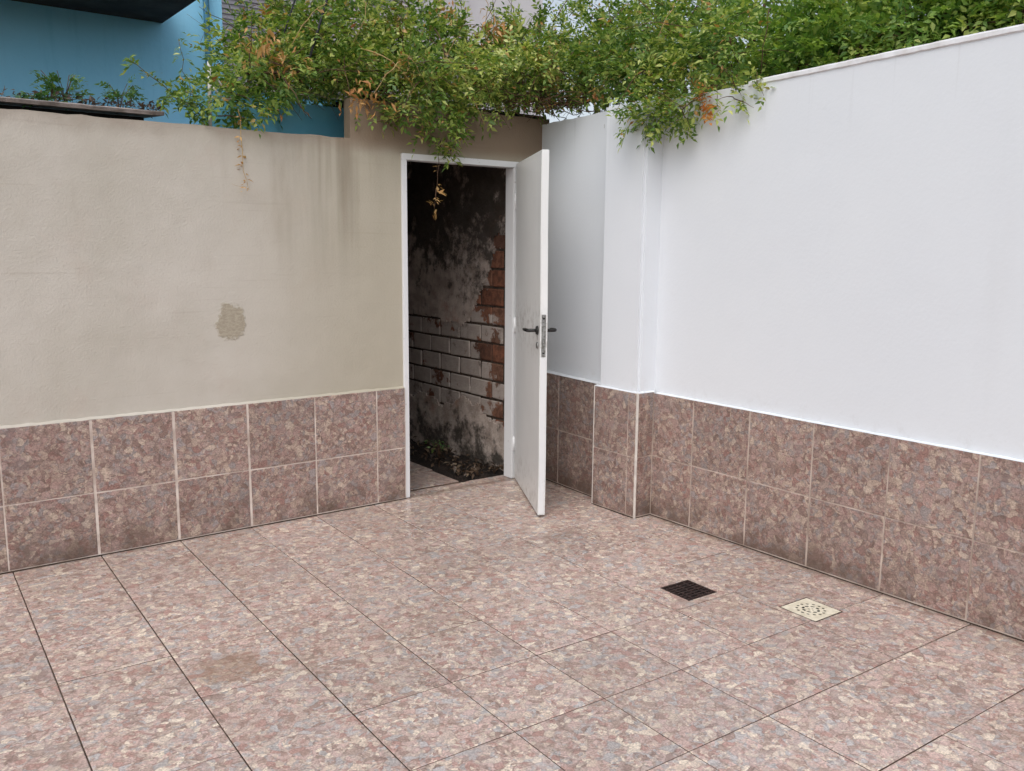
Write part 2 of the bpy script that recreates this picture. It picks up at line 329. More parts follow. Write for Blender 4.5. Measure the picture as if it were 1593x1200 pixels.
def tile(name, parent, mat, o, u, v, w, h, thick=.012, hole=None):
    """one bevelled tile; o = lower corner, u, v unit axes in its plane; local z = outward normal"""
    o, u, v = Vector(o), Vector(u).normalized(), Vector(v).normalized(); n = u.cross(v)
    ctr = o+u*w/2+v*h/2
    ax, ay = rnd.uniform(-.0016, .0016), rnd.uniform(-.0016, .0016)
    mw = Matrix((u, v, n)).transposed().to_4x4(); mw.translation = ctr+n*rnd.uniform(-.0006, .0006)
    mw = mw @ Matrix.Rotation(ax, 4, 'X') @ Matrix.Rotation(ay, 4, 'Y')
    b = .0022
    if hole is None:
        V, F = [], []
        for z, i in ((-thick, 0), (-.0018, 0), (0, b)):
            V += [(-w/2+i, -h/2+i, z), (w/2-i, -h/2+i, z), (w/2-i, h/2-i, z), (-w/2+i, h/2-i, z)]
        for r in (0, 4):
            for k in range(4): F.append((r+k, r+(k+1) % 4, r+4+(k+1) % 4, r+4+k))
        F.append((8, 9, 10, 11))
        me = mesh(name, V, F); me.materials.append(MT[mat])
        if mat == 'floor_tile':
            me.materials.append(MT['floor_joint'])
            for pi in range(4): me.polygons[pi].material_index = 1
    else:
        x0, x1, y0, y1 = hole
        xs = sorted({-w/2, w/2, min(max(x0, -w/2), w/2), min(max(x1, -w/2), w/2)}); ys = sorted({-h/2, h/2, min(max(y0, -h/2), h/2), min(max(y1, -h/2), h/2)})
        bm = bmesh.new()
        for i in range(len(xs)-1):
            for j in range(len(ys)-1):
                cx, cy = (xs[i]+xs[i+1])/2, (ys[j]+ys[j+1])/2
                if x0 < cx < x1 and y0 < cy < y1: continue
                bm.faces.new([bm.verts.new((p, q, 0)) for p, q in ((xs[i], ys[j]), (xs[i+1], ys[j]), (xs[i+1], ys[j+1]), (xs[i], ys[j+1]))])
        bmesh.ops.remove_doubles(bm, verts=bm.verts, dist=1e-5)
        g = bmesh.ops.extrude_edge_only(bm, edges=[e for e in bm.edges if e.is_boundary])
        bmesh.ops.translate(bm, vec=(0, 0, -thick), verts=[e for e in g['geom'] if isinstance(e, bmesh.types.BMVert)])
        bmesh.ops.recalc_face_normals(bm, faces=bm.faces)
        me = bpy.data.meshes.new(name); bm.to_mesh(me); bm.free()
        if me.polygons[0].normal.z < 0: me.flip_normals()
    return link(name, me, mat, parent, mw)

# leaves --------------------------------------------------------------
def nrm(a): return a/np.maximum(np.linalg.norm(a, axis=1, keepdims=True), 1e-9)
def leaflets(base, dirn, nor, L, W):
    """folded pointed leaf: 6 verts, 4 triangles as 2 quads"""
    side = np.cross(dirn, nor); L = L[:, None]; W = W[:, None]
    a = base; e = base+dirn*L-nor*L*.12
    l1 = base+dirn*L*.42+side*W+nor*W*.35; r1 = base+dirn*L*.42-side*W+nor*W*.35
    mid = base+dirn*L*.45-nor*L*.02
    V = np.stack([a, l1, e, r1, mid], 1).reshape(-1, 3); n = len(base); i = np.arange(n)[:, None]*5
    T = np.concatenate([i+[0, 4, 1], i+[1, 4, 2], i+[2, 4, 3], i+[3, 4, 0]], 0)
    return V, T
def sprig_cloud(pts, out, size=.1, pairs=3, leaf=.036, wid=.0075, droop=.35):
    """compound leaves at pts growing along out"""
    n = len(pts); a = nrm(out+rng.normal(0, .55, (n, 3))+np.array([0, 0, -droop])*rng.uniform(0, 1.6, (n, 1)))
    s = nrm(np.cross(a, rng.normal(0, .35, (n, 3))+np.array([.0, .0, 1.]))); nn = np.cross(s, a)
    flip = np.where(nn[:, 2:3] < 0, -1, 1); nn = nn*flip
    sc = rng.uniform(.65, 1.25, n); B, D, N, L, W = [], [], [], [], []
    for k in range(pairs*2+1):
        t = (k//2+.6)/(pairs+.6); sg = 1 if k % 2 else -1
        if k == pairs*2: d = a.copy(); t = 1.
        else: d = a*.62+s*sg*.8
        d = nrm(d+rng.normal(0, .16, (n, 3))); q = nn+rng.normal(0, .3, (n, 3)); q = nrm(q-d*np.sum(q*d, 1, keepdims=True))
        B.append(pts+a*(size*sc*t)[:, None]-nn*(.02*t*t)*sc[:, None]); D.append(d); N.append(q)
        l = leaf*sc*rng.uniform(.75, 1.2, n); L.append(l); W.append(l/leaf*wid)
    return leaflets(np.concatenate(B), np.concatenate(D), np.concatenate(N), np.concatenate(L), np.concatenate(W))
def single_leaves(pts, out, leaf=.05, wid=.012, droop=.3):
    n = len(pts); d = nrm(out+rng.normal(0, .7, (n, 3))+np.array([0, 0, -droop])); q = rng.normal(0, .5, (n, 3))+np.array([0, 0, 1.]); q = nrm(q-d*np.sum(q*d, 1, keepdims=True))
    l = leaf*rng.uniform(.6, 1.3, n); return leaflets(pts, d, q, l, l/leaf*wid)
def lump_points(lumps, dens, lo=.5):
    P, O = [], []
    for x, y, z, r in lumps:
        n = int(dens*r*r); d = nrm(rng.normal(0, 1, (n, 3))); f = rng.uniform(lo**2, 1.0, (n, 1))**.5
        wob = 1+.28*np.sin(d[:, :1]*5+x*9)*np.cos(d[:, 2:]*6+z*7+d[:, 1:2]*4)
        f = f*wob*np.where(rng.random((n, 1)) < .07, rng.uniform(1., 1.5, (n, 1)), 1)
        P.append(np.array([x, y, z])+d*f*r*np.array([1.1, 1., .92])); O.append(nrm(d*f+.25*np.array([[0, -.6, .5]])))
    return np.concatenate(P), np.concatenate(O)
def join(*vf):
    V, T, k = [], [], 0
    for v, t in vf: V.append(v); T.append(t+k); k += len(v)
    return np.concatenate(V), np.concatenate(T)

# ================================================================== SETTING: ground and floor
PHI = -.029; FX = .012
cu, su = math.cos(PHI), math.sin(PHI)
UA, VA = Vector((cu, su, 0)), Vector((-su, cu, 0))
def fl(u, v, z=0): return Vector((FX, 0, z))+UA*u+VA*v
g = mesh('ground', [(-300, -300, -.06), (300, -300, -.06), (300, 300, -.06), (-300, 300, -.06)], [(0, 1, 2, 3)])
tag(link('ground', g, 'ground'), kind='structure')
bed = box('floor', (-3.3, -6.6, -.055), (2.97, .12, -.0075), 'floor_joint'); tag(bed, kind='structure')
UL = [-1.06, -.71, -.355, 0, .358, .714, 1.066, 1.416, 1.762, 2.105, 2.446, 2.787, 3.13]
VL = [.135, -.165, -.53, -.885, -1.225, -1.578, -1.938, -2.30, -2.665, -3.03, -3.40, -3.76, -4.12]
BLACK = (2.262, -1.880, .168); WHITE = (2.508, -2.304, .176)          # drain centres, world
def to_fl(x, y): d = Vector((x-FX, y, 0)); return d.dot(UA), d.dot(VA)
HOLES = []
for x, y, s in (BLACK, WHITE): a, b = to_fl(x, y); HOLES.append((a-s/2, a+s/2, b-s/2, b+s/2))
for i in range(len(UL)-1):
    for j in range(len(VL)-1):
        gu0 = .0020 if i in (3, 4, 5) else .0015; gu1 = .0020 if i+1 in (3, 4, 5) else .0015; gv = rnd.uniform(.0012, .0024)
        u0, u1, v0, v1 = UL[i]+gu0, UL[i+1]-gu1, VL[j+1]+gv, VL[j]-gv
        if j == 0: v1 = .098+.03*((u0+u1)/2)
        if fl(u0, v1).x > 2.95: continue
        ww, hh = u1-u0, v1-v0; hole = None
        for hx0, hx1, hy0, hy1 in HOLES:
            if hx0 < u1 and hx1 > u0 and hy0 < v1 and hy1 > v0:
                mx, my = (u0+u1)/2, (v0+v1)/2; hole = (hx0-mx, hx1-mx, hy0-my, hy1-my)
                hole = (hole[0]-.001, hole[1]+.001, hole[2]-.001, hole[3]+.001)
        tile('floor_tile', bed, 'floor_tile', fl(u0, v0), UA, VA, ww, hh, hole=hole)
# tiles beyond the frame (behind and beside the camera) joined
V, F = [], []
for i in range(-10, 9):
    for j in range(1, 19):
        u0 = i*.352; v0 = -j*.362
        if u0 > -1.2 and v0 > -4.3: continue
        if u0 < -3.2 or v0 < -6.4: continue
        v0 += 0.18 if u0 > -1.2 else .0
        b = len(V); V += [fl(u0+.003, v0+.002, -.001), fl(u0+.349, v0+.002, -.001), fl(u0+.349, v0+.359, -.001), fl(u0+.003, v0+.359, -.001)]; F.append((b, b+1, b+2, b+3))
tag(link('floor_tiles', mesh('floor_tiles', V, F), 'floor_tile', bed), kind='stuff')
# passage floor behind the door
pf = box('passage_floor', (1.86, .121, -.05), (2.83, 2.0, -.014), 'soil'); tag(pf, kind='structure')
xs = [1.95, 2.118, 2.436]; ys = [.132, .46, .822]
for i in range(2):
    for j in range(2):
        tile('floor_tile', pf, 'floor_tile', (xs[i]+.002+.05*(ys[j]-.13), ys[j]+.002, -.001), (1, 0, 0), (0, 1, 0), xs[i+1]-xs[i]-.004, ys[j+1]-ys[j]-.004, thick=.02)

# ================================================================== BEIGE WALL
def jag(x0, x1, z, n, amp):
    return [(x0+(x1-x0)*k/n, z+rnd.uniform(-amp, amp)) for k in range(n+1)]
bw = empty('beige_wall', (0, 0, 0)); tag(bw, 'beige rendered wall with tiled base on the left, door opening beside the corner', 'wall')
top_hi = jag(3.0, 1.684, 2.17, 14, .006); top_lo = jag(1.682, -3.3, 1.963, 90, .0035)
prism('render', [(-3.3, -.05), (1.979, -.05), (1.979, 1.905), (2.760, 1.905), (2.760, -.05), (3.0, -.05)]+top_hi+top_lo, (0, 1, 0), .07, 'beige', bw)
box('grout_bed', (-3.3, -.0184, -.03), (1.978, .0, .634), 'grout', bw)
box('grime_line', (-3.3, -.0215, -.03), (1.978, -.0186, .0055), 'grime', bw)
XW = [-1.80, -1.44, -1.08, -.72, -.36, -.003, .361, .722, 1.080, 1.438, 1.800, 1.975]
for i in range(len(XW)-1):
    gl = .0055 if 0 < XW[i] < 1.2 else .0032; gr = .0055 if 0 < XW[i+1] < 1.2 else .0032
    if i == len(XW)-2: gr = .001
    for z0, z1 in ((.009, .2965), (.3015, .636)):
        dz = rnd.uniform(-.0012, .0012)
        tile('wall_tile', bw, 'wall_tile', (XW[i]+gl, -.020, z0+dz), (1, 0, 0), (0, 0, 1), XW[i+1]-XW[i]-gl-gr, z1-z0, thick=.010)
# cement bead along the tops of the tiles
V, F = [], []; n = 120
for k in range(n+1):
    x = -1.8+(1.976+1.8)*k/n; d = .017+.004*math.sin(k*1.7)+rnd.uniform(-.002, .002); t = rnd.uniform(-.002, .002)
    V += [(x, .002, .630), (x, -d, .6368), (x, -d*.8, .6395+t*.6), (x, .002, .647+t)]
for k in range(n):
    b = k*4
    for q in range(3): F.append((b+q, b+q+1, b+q+5, b+q+4))
link('mortar_bead', mesh('mortar_bead', V, F), 'beige', bw)
# ================================================================== WHITE WALL (recess, pillar, long run)
ww = empty('white_wall', (2.9, -2.0, 0)); tag(ww, 'white painted wall with brown tiled base and a narrow pillar beside the door', 'wall')
# long run, its top rising slightly towards the camera
pts = [(1.02, -.05), (5.6, -.05)]+[(5.6-(5.6-1.02)*k/60, 2.265-(2.265-2.148)*k/60+rnd.uniform(-.003, .003)) for k in range(61)]
prism('render', pts, (1, 0, 0), .15, 'white', ww, o=(2.910, 0, 0), u=(0, -1, 0), v=(0, 0, 1))
V, F = [], []; n = 110
for k in range(n+1):
    y = -1.55-4.05*k/n; zt = 2.161+(2.265-2.161)*k/n; j = rnd.uniform(-.001, .001); d = .007+rnd.uniform(-.001, .001); th = .015+rnd.uniform(-.001, .001)
    V += [(3.066, y, zt-.03), (3.066, y, zt+.013+j), (2.91-d*.6, y, zt+.012+j), (2.91-d, y, zt+.006+j), (2.91-d, y, zt+.006-th), (2.912, y, zt-th)]
for k in range(n):
    b = k*6
    for q in range(5): F.append((b+q, b+q+1, b+q+7, b+q+6))
F += [(0, 1, 2, 3, 4, 5), tuple(n*6+q for q in range(6))[::-1]]
link('coping', mesh('coping', V, F), 'coping', ww)
bm = bmesh.new(); bmesh.ops.create_cube(bm, size=1)
for v in bm.verts: v.co = Vector((2.925+v.co.x*.27, -.872+v.co.y*.304, 1.046+v.co.z*2.196))
bmesh.ops.bevel(bm, geom=[e for e in bm.edges if abs(e.verts[0].co.z-e.verts[1].co.z) > 1], offset=.014, segments=4, affect='EDGES')
bmesh.ops.bevel(bm, geom=[e for e in bm.edges if e.verts[0].co.z > 2 and e.verts[1].co.z > 2], offset=.006, segments=2, affect='EDGES')
me = bpy.data.meshes.new('pillar'); bm.to_mesh(me); bm.free(); link('pillar', me, 'white', ww)
ra, rb = Vector((2.945, 0, 0)), Vector((2.876, -.735, 0)); rd = (rb-ra).normalized(); rn = Vector((-rd.y, rd.x, 0)) if False else Vector((rd.y, -rd.x, 0))
L = (rb-ra).length
prism('recess_render', [(0, -.05), (L, -.05)]+[(L*(1-k/12), 2.139+rnd.uniform(-.004, .004)) for k in range(13)], -rn, .1, 'white', ww, o=ra, u=rd, v=(0, 0, 1))
# --- tiled bases: (origin on the floor, direction u seen left to right, outward normal follows u x z)
def dado(o, u, cols, rows, grout_depth=.012, gap=.0026, thick=.010, ztop=None):
    o, u = Vector(o), Vector(u).normalized(); nn = u.cross(Vector((0, 0, 1)))
    a, b = cols[0], cols[-1]
    prism('grout_bed', [(a, -.03), (b, -.03), (b, rows[-1]-.002), (a, rows[-1]-.002)], nn, -.03, 'grout_dull', ww, o=o-nn*.0015, u=u, v=(0, 0, 1))
    prism('grime_line', [(a, -.03), (b, -.03), (b, .004), (a, .004)], nn, .004, 'grime', ww, o=o-nn*.002, u=u, v=(0, 0, 1))
    for i in range(len(cols)-1):
        for j in range(len(rows)-1):
            g0 = gap*rnd.uniform(.6, 1.4); z0 = rows[j]+(.008 if j == 0 else gap*.7); z1 = rows[j+1]-(gap*.7 if j < len(rows)-2 else 0)
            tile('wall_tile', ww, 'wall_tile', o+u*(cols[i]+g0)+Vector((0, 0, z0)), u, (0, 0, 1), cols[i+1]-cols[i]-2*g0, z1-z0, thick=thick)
def bead(p0, p1, z, d, nn, seed):
    p0, p1, nn = Vector(p0), Vector(p1), Vector(nn); n = max(8, int((p1-p0).length*30)); V, F = [], []
    for k in range(n+1):
        q = p0.lerp(p1, k/n); j = rnd.uniform(-.0015, .0015); dd = d+rnd.uniform(-.002, .001)
        V += [q+Vector((0, 0, z-.004)), q+nn*dd+Vector((0, 0, z)), q+nn*dd*.85+Vector((0, 0, z+.002+j)), q-nn*.004+Vector((0, 0, z+.006+j))]
    for k in range(n):
        for q in range(3): F.append((k*4+q, k*4+q+4, k*4+q+5, k*4+q+1))
    link('white_bead', mesh('white_bead', V, F), 'white', ww)
# long run: u runs towards the camera (-y); u x z = (-1,0,0)
YW = [1.036, 1.312, 1.660, 2.008, 2.367, 2.727, 3.085, 3.445, 3.80, 4.16, 4.52]
dado((2.892, 0, 0), (0, -1, 0), YW, (0, .328, .663))
bead((2.912, -1.046, 0), (2.912, -4.52, 0), .664, .021, (-1, 0, 0), 1)
# pillar face, its return towards the camera side
dado((2.775, 0, 0), (0, -1, 0), (.700, .968, 1.030), (0, .328, .669))
bead((2.792, -.700, 0), (2.792, -1.03, 0), .670, .017, (-1, 0, 0), 2)
dado((2.779, -1.037, 0), (1, 0, 0), (.002, .1155), (0, .330, .669))
bead((2.779, -1.026, 0), (2.90, -1.026, 0), .670, .011, (0, -1, 0), 3)
box('corner_trim', (2.771, -1.042, 0), (2.780, -1.029, .672), 'trim', ww, .002)
box('corner_trim', (2.7735, -.706, 0), (2.782, -.699, .672), 'trim', ww, .0015)
# recess beside the door
ro = Vector((2.905, 0, 0)); rdir = Vector((2.857-2.905, -.69, 0)).normalized()
dado(ro, rdir, (.006, .265, .69), (0, .334, .664))
bead((2.944, 0, 0), (2.880, -.70, 0), .665, .037, (-1, -.09, 0), 4)

# ================================================================== DOOR FRAME AND DOOR
fr = empty('door_frame', (2.37, .03, 0)); tag(fr, 'white painted steel door frame set in the beige wall', 'door frame')
def jamb(name, x0, x1):
    prism(name, [(x0, -.014), (x1, -.014), (x1, .068), (x0, .068)], (0, 0, 1), 1.874, 'frame', fr, o=(0, 0, .002), u=(1, 0, 0), v=(0, 1, 0), bevel=.003)
jamb('jamb', 1.977, 2.008)
jamb('jamb', 2.726, 2.763)
prism('head', [(-.014, 1.8762), (.068, 1.8762), (.068, 1.9048), (.0, 1.9048), (-.014, 1.909)], (1, 0, 0), .786, 'frame', fr, o=(1.977, 0, 0), u=(0, 1, 0), v=(0, 0, 1))
dd = Vector((-.467, -.884, 0)).normalized()
dr = empty('door', (2.742, -.018, 0), math.atan2(dd.y, dd.x)); tag(dr, 'white metal door standing open into the courtyard', 'door')
DW = .795
bm = bmesh.new(); bmesh.ops.create_cube(bm, size=1)
for v in bm.verts: v.co = Vector((.004+(v.co.x+.5)*DW, (v.co.y+.5)*.038, .012+(v.co.z+.5)*1.886))
bmesh.ops.bevel(bm, geom=bm.edges[:], offset=.002, segments=2, affect='EDGES')
bmesh.ops.subdivide_edges(bm, edges=[e for e in bm.edges if abs(e.verts[0].co.z-e.verts[1].co.z) > 1], cuts=24)
for v in bm.verts: v.co.y += .0022*math.sin(v.co.z*2.3+.4)+.0012*math.sin(v.co.z*7)*v.co.x
me = bpy.data.meshes.new('leaf'); bm.to_mesh(me); bm.free(); link('leaf', me, 'door', dr, None, True)
box('edge_strip', (DW+.0045, .006, .02), (DW+.0065, .032, .852), 'frame', dr, 0, True)
lp = box('lock_plate', (DW+.0045, .008, .858), (DW+.008, .030, 1.076), 'steel', dr, .001, True)
for z0, z1 in ((1.052, 1.060), (.873, .881), (.965, 1.0), (.925, .945)):
    box('latch' if z1-z0 > .01 else 'screw', (DW+.0085, .013, z0), (DW+(.0125 if z1-z0 > .01 else .009), .025, z1), 'black_metal' if z1-z0 < .01 else 'steel', dr, 0, True)
for s in (0, 1):      # a lever handle on each face
    y0 = 0 if s == 0 else .038; sg = -1 if s == 0 else 1
    hx = DW-.055
    h = tube('handle', [([(hx, y0+sg*.001, .99), (hx, y0+sg*.020, .99), (hx, y0+sg*.047, .99), (hx-.012, y0+sg*.056, .99), (hx-.06, y0+sg*.057, .989), (hx-.115, y0+sg*.055, .986)], [.009, .0085, .009, .0095, .0085, .0075])], 'black_metal', dr, 10, True)
    tube('rose', [([(hx, y0+sg*.0005, .99), (hx, y0+sg*.010, .99)], [.024, .021])], 'black_metal', dr, 16, True)
    tube('keyhole_plate', [([(hx, y0+sg*.0005, .912), (hx, y0+sg*.006, .912)], [.019, .016])], 'steel', dr, 14, True)
    box('keyhole', (hx-.003, y0+sg*.0062, .898), (hx+.003, y0+sg*.0072, .922), 'black_metal', dr, 0, True)
for z in (.22, .95, 1.68):
    tube('hinge', [([(-.004, -.001, z-.045), (-.004, -.001, z+.045)], .0075)], 'frame', dr, 10, True)

# ================================================================== PASSAGE BEHIND THE DOOR
pw = empty('passage_wall', (1.9, 1.1, 0)); tag(pw, 'dark rendered wall and roof slab enclosing the passage behind the door', 'wall')
box('side_render', (1.80, .072, -.04), (1.945, 2.06, 2.15), 'mould', pw)
box('end_render', (1.946, 1.98, -.04), (2.96, 2.10, 2.15), 'mould', pw)
box('roof_slab', (1.80, .0715, 2.152), (3.02, 2.10, 2.20), 'dark_conc', pw)
br = empty('brick_wall', (2.85, 1.0, 0)); tag(br, 'old brick wall with flaking plaster seen through the open door', 'wall')
box('mortar_core', (2.812, .072, -.04), (2.96, 1.979, 2.15), 'mortar', br)
shared = []
for k in range(6):
    bm = bmesh.new(); bmesh.ops.create_cube(bm, size=1)
    for v in bm.verts: v.co = Vector((v.co.x*.05, v.co.y*(.236+rnd.uniform(-.004, .003)), v.co.z*(.107+rnd.uniform(-.003, .003))))
    bmesh.ops.bevel(bm, geom=bm.edges[:], offset=.006, segments=1, affect='EDGES')
    for v in bm.verts: v.co += Vector([rnd.uniform(-.0022, .0022) for _ in range(3)])
    me = bpy.data.meshes.new('brick'); bm.to_mesh(me); bm.free(); me.materials.append(MT['brick']); shared.append(me)
for row in range(17):
    z = .03+.119*row
    for k in range(8):
        y = .19+.246*k+(.123 if row % 2 else 0)
        if y > 1.9: continue
        link('brick', rnd.choice(shared), None, br, Matrix.Translation((2.829+rnd.uniform(-.003, .003), y, z)) @ Matrix.Rotation(rnd.uniform(-.012, .012), 4, 'X') @ Matrix.Rotation(rnd.uniform(-.01, .01), 4, 'Z'))
# remaining plaster coat: a thick skin with an eroded edge, gone where the bricks show
from mathutils import noise as mn
def bare(y, z):
    n = mn.fractal(Vector((y*3.1, z*3.3, .7)), 1, 2, 4)*.20; n2 = mn.fractal(Vector((y*9, z*9, 5.2)), 1, 2, 3)*.06
    q = n+n2
    e1 = ((y-.25)/.40)**2+((z-.74)/.46)**2            # brick showing close to the door
    e2 = ((y-1.0)/1.1)**4+((z-.66)/.30)**2            # courses further in
    e3 = ((y-.12)/.26)**2+((z-1.08)/.44)**2
    return min(e1, e2, e3)+q*2.6 < 1
NY, NZ = 150, 170; dy, dz = 1.90/NY, 2.15/NZ
bm = bmesh.new(); gv = {}
def pv(i, j):
    if (i, j) not in gv:
        y, z = .075+i*dy, -.03+j*dz
        t = mn.fractal(Vector((y*4, z*4, 1.5)), 1, 2, 4)*.005
        gv[(i, j)] = bm.verts.new((2.797+t, y+rnd.uniform(-.3, .3)*dy*(0 < i < NY), z+rnd.uniform(-.3, .3)*dz*(0 < j < NZ)))
    return gv[(i, j)]
for i in range(NY):
    for j in range(NZ):
        if not bare(.075+(i+.5)*dy, -.03+(j+.5)*dz): bm.faces.new((pv(i, j), pv(i, j+1), pv(i+1, j+1), pv(i+1, j)))
ext = bmesh.ops.extrude_edge_only(bm, edges=[e for e in bm.edges if e.is_boundary])
bmesh.ops.translate(bm, vec=(.013, 0, 0), verts=[e for e in ext['geom'] if isinstance(e, bmesh.types.BMVert)])
bmesh.ops.recalc_face_normals(bm, faces=bm.faces)
me = bpy.data.meshes.new('plaster_coat'); bm.to_mesh(me); bm.free(); link('plaster_coat', me, 'mould', br)
# soil bed and fallen leaves along the brick wall
V, F = [], []; nx, ny = 12, 44
for i in range(nx+1):
    for j in range(ny+1):
        x = 2.44+.37*i/nx; y = .118+1.86*j/ny
        e = min(1, i/3)*min(1, j/2); V.append((x+.05*(y-.1), y, -.013+e*(.018+.028*mn.noise(Vector((x*9, y*9, 0))))))
for i in range(nx):
    for j in range(ny): a = i*(ny+1)+j; F.append((a, a+ny+1, a+ny+2, a+1))
tag(link('soil_bed', mesh('soil_bed', V, F, True), 'soil'), kind='structure')
n = 240; yy = .13+rng.random(n)**1.4*1.3; P = np.stack([2.46+.05*(yy-.1)+rng.random(n)*.32, yy, .022+rng.random(n)*.02], 1)
out = np.concatenate([rng.normal(0, 1, (n, 2)), rng.normal(0, .2, (n, 1))], 1)
v, t = single_leaves(P, nrm(out), .042, .010, .0)
tag(link('leaf_litter', np_mesh('leaf_litter', v, t), 'litter'), 'brown fallen leaves strewn along the foot of the brick wall', 'leaf litter', kind='stuff')
wd = empty('weed_plant', (2.60, .62, .02)); tag(wd, 'small pale leaved weed inside the dark passage', 'weed')
pts, outs, st = [], [], []
for k in range(9):
    a = rnd.uniform(0, 6.28); h = rnd.uniform(.05, .13); rr = rnd.uniform(.02, .09)
    tip = Vector((2.60+rr*math.cos(a), .62+rr*math.sin(a)*1.3, .02+h)); st.append(([(2.60, .62, .015), (2.60+rr*.4*math.cos(a), .62+rr*.4*math.sin(a), .02+h*.7), tip], .0016))
    for q in range(5): pts.append(tip+Vector((rnd.uniform(-.02, .02), rnd.uniform(-.03, .03), rnd.uniform(-.02, .01)))); outs.append((math.cos(a), math.sin(a), .2))
tube('stem', st, 'stem', wd, 4); v, t = single_leaves(np.array(pts), np.array(outs), .024, .006); link('leaves', np_mesh('leaves', v, t), 'weed', wd)

# ================================================================== DRAINS
def frame4(name, s0, s1, z0, z1, mat, parent):
    V = []
    for z in (z0, z1):
        for h in (s0/2, s1/2): V += [(-h, -h, z), (h, -h, z), (h, h, z), (-h, h, z)]
    F = []
    for k in range(4):
        k2 = (k+1) % 4; F += [(8+k, 8+k2, 12+k2, 12+k), (k, 8+k, 8+k2, k2)[::-1], (4+k, 4+k2, 12+k2, 12+k)[::-1]]
    return link(name, mesh(name, V, F), mat, parent, None, True)
bd = empty('floor_grate', (BLACK[0], BLACK[1], 0), PHI); tag(bd, 'dark rusty iron grate set in the tiled floor', 'drain')
frame4('frame', .167, .150, -.011, -.0006, 'rust_iron', bd)
box('pit', (-.075, -.075, -.0105), (.075, .075, -.0070), 'pit', bd, 0, True)
for k in range(7): box('bar', (-.0755, -.0635+k*.0205-.0042, -.0068), (.0755, -.0635+k*.0205+.0042, -.0022), 'rust_iron', bd, .001, True)
for k in range(3): box('cross_bar', (-.045+k*.045-.004, -.0752, -.0060), (-.045+k*.045+.004, .0752, -.0014), 'rust_iron', bd, .001, True)
wdn = empty('drain_cover', (WHITE[0], WHITE[1], 0), PHI); tag(wdn, 'square cream plastic drain cover pierced by small round holes', 'drain')
box('pit', (-.084, -.084, -.0105), (.084, .084, -.0065), 'pit', wdn, 0, True)
frame4('rim', .1745, .165, -.011, -.0012, 'grime', wdn)
cv = bpy.data.curves.new('cover', 'CURVE'); cv.dimensions = '2D'; cv.fill_mode = 'BOTH'; cv.extrude = .0007; cv.bevel_depth = .0003
def spl(pts):
    s = cv.splines.new('POLY'); s.points.add(len(pts)-1); s.use_cyclic_u = True
    for p, q in zip(s.points, pts): p.co = (q[0], q[1], 0, 1)
h = .0815; spl([(-h, -h), (h, -h), (h, h), (-h, h)])
def hole(cx, cy, a, ang=0, e=1.):
    ca, sa = math.cos(ang), math.sin(ang); q = []
    for k in range(10):
        t = 2*math.pi*k/10; x, y = a*math.cos(t), a*e*math.sin(t); q.append((cx+x*ca-y*sa, cy+x*sa+y*ca))
    spl(q)
for k in range(14): a = 2*math.pi*k/14; hole(.053*math.cos(a), .053*math.sin(a), .0074, a+math.pi/2, .85)
for k in range(8): a = 2*math.pi*(k+.5)/8; hole(.030*math.cos(a), .030*math.sin(a), .0105, a+math.pi/2, .62)
for k in range(4): a = 2*math.pi*k/4; hole(.0105*math.cos(a), .0105*math.sin(a), .005, a, .8)
tmp = bpy.data.objects.new('tmp', cv); col.objects.link(tmp)
dg = bpy.context.evaluated_depsgraph_get(); me = bpy.data.meshes.new_from_object(tmp.evaluated_get(dg)); bpy.data.objects.remove(tmp); me.name = 'cover'
for v in me.vertices: v.co.z -= .0004
me.materials.clear(); link('cover', me, 'cream_plastic', wdn, None, True)

# ================================================================== BEHIND THE WALLS
bh = empty('blue_house', (-1.5, 3.7, 0)); tag(bh, 'blue painted house wall under a dark overhanging slab, behind the beige wall', 'house')
box('wall', (-9, 3.5, -.05), (2.272, 6, 7.5), 'blue', bh)
box('overhang', (-9, 2.56, 3.187), (1.778, 3.503, 3.36), 'dark_conc', bh)
lw = empty('garden_wall', (2.3, 2.3, 0)); tag(lw, 'low teal blue wall behind the vine, beside the blue house', 'wall')
box('wall', (1.757, 2.102, -.05), (3.3, 2.25, 2.50), 'teal', lw); box('cap', (1.757, 2.08, 2.50), (3.3, 2.27, 2.54), 'concrete', lw)
bl = empty('teal_panel', (1.45, .5, 1.9)); tag(bl, 'teal painted parapet showing just above the beige wall under the vine', 'parapet')
box('panel', (1.02, .30, 1.80), (1.90, .36, 2.16), 'teal', bl, .004)
pp = empty('drain_pipe', (2.12, 3.44, 0)); tag(pp, 'dark blue pipe running down the blue house wall', 'pipe')
tube('pipe', [([(2.128, 3.445, -.05), (2.122, 3.445, 2.9), (2.118, 3.445, 7.4)], .026)], 'pipe_blue', pp, 12)
for z in (2.45, 3.9, 5.1): tube('clamp', [([(2.122, 3.445, z-.015), (2.122, 3.445, z+.015)], .032)], 'pipe_blue', pp, 12)
n = 260; P = np.stack([.78-rng.random(n)**1.5*.75, .10+rng.random(n)*.2, 2.038+rng.random(n)*.02], 1)
v, t = single_leaves(P, nrm(np.concatenate([rng.normal(0, 1, (n, 2)), rng.normal(0, .4, (n, 1))], 1)), .03, .006, 0)
tag(link('leaf_litter', np_mesh('leaf_litter', v, t), 'litter'), 'dead leaves and crumbs scattered on the grey slab beside the vine', 'leaf litter', kind='stuff')
rs = empty('roof_slab', (-1, .3, 1.95)); tag(rs, 'thin weathered grey roof slab lying behind the top of the beige wall', 'slab')
V, F = [], []; n = 70
for k in range(n+1):
    x = -3.3+(.775+3.3)*k/n; j = rnd.uniform(-.0018, .0018); d = rnd.uniform(-.004, .004)
    V += [(x, .07+d, 2.000+j*.5), (x, .062+d, 2.014+j), (x, .09+d, 2.022+j), (x, .62, 2.075+j), (x, .62, 2.04)]
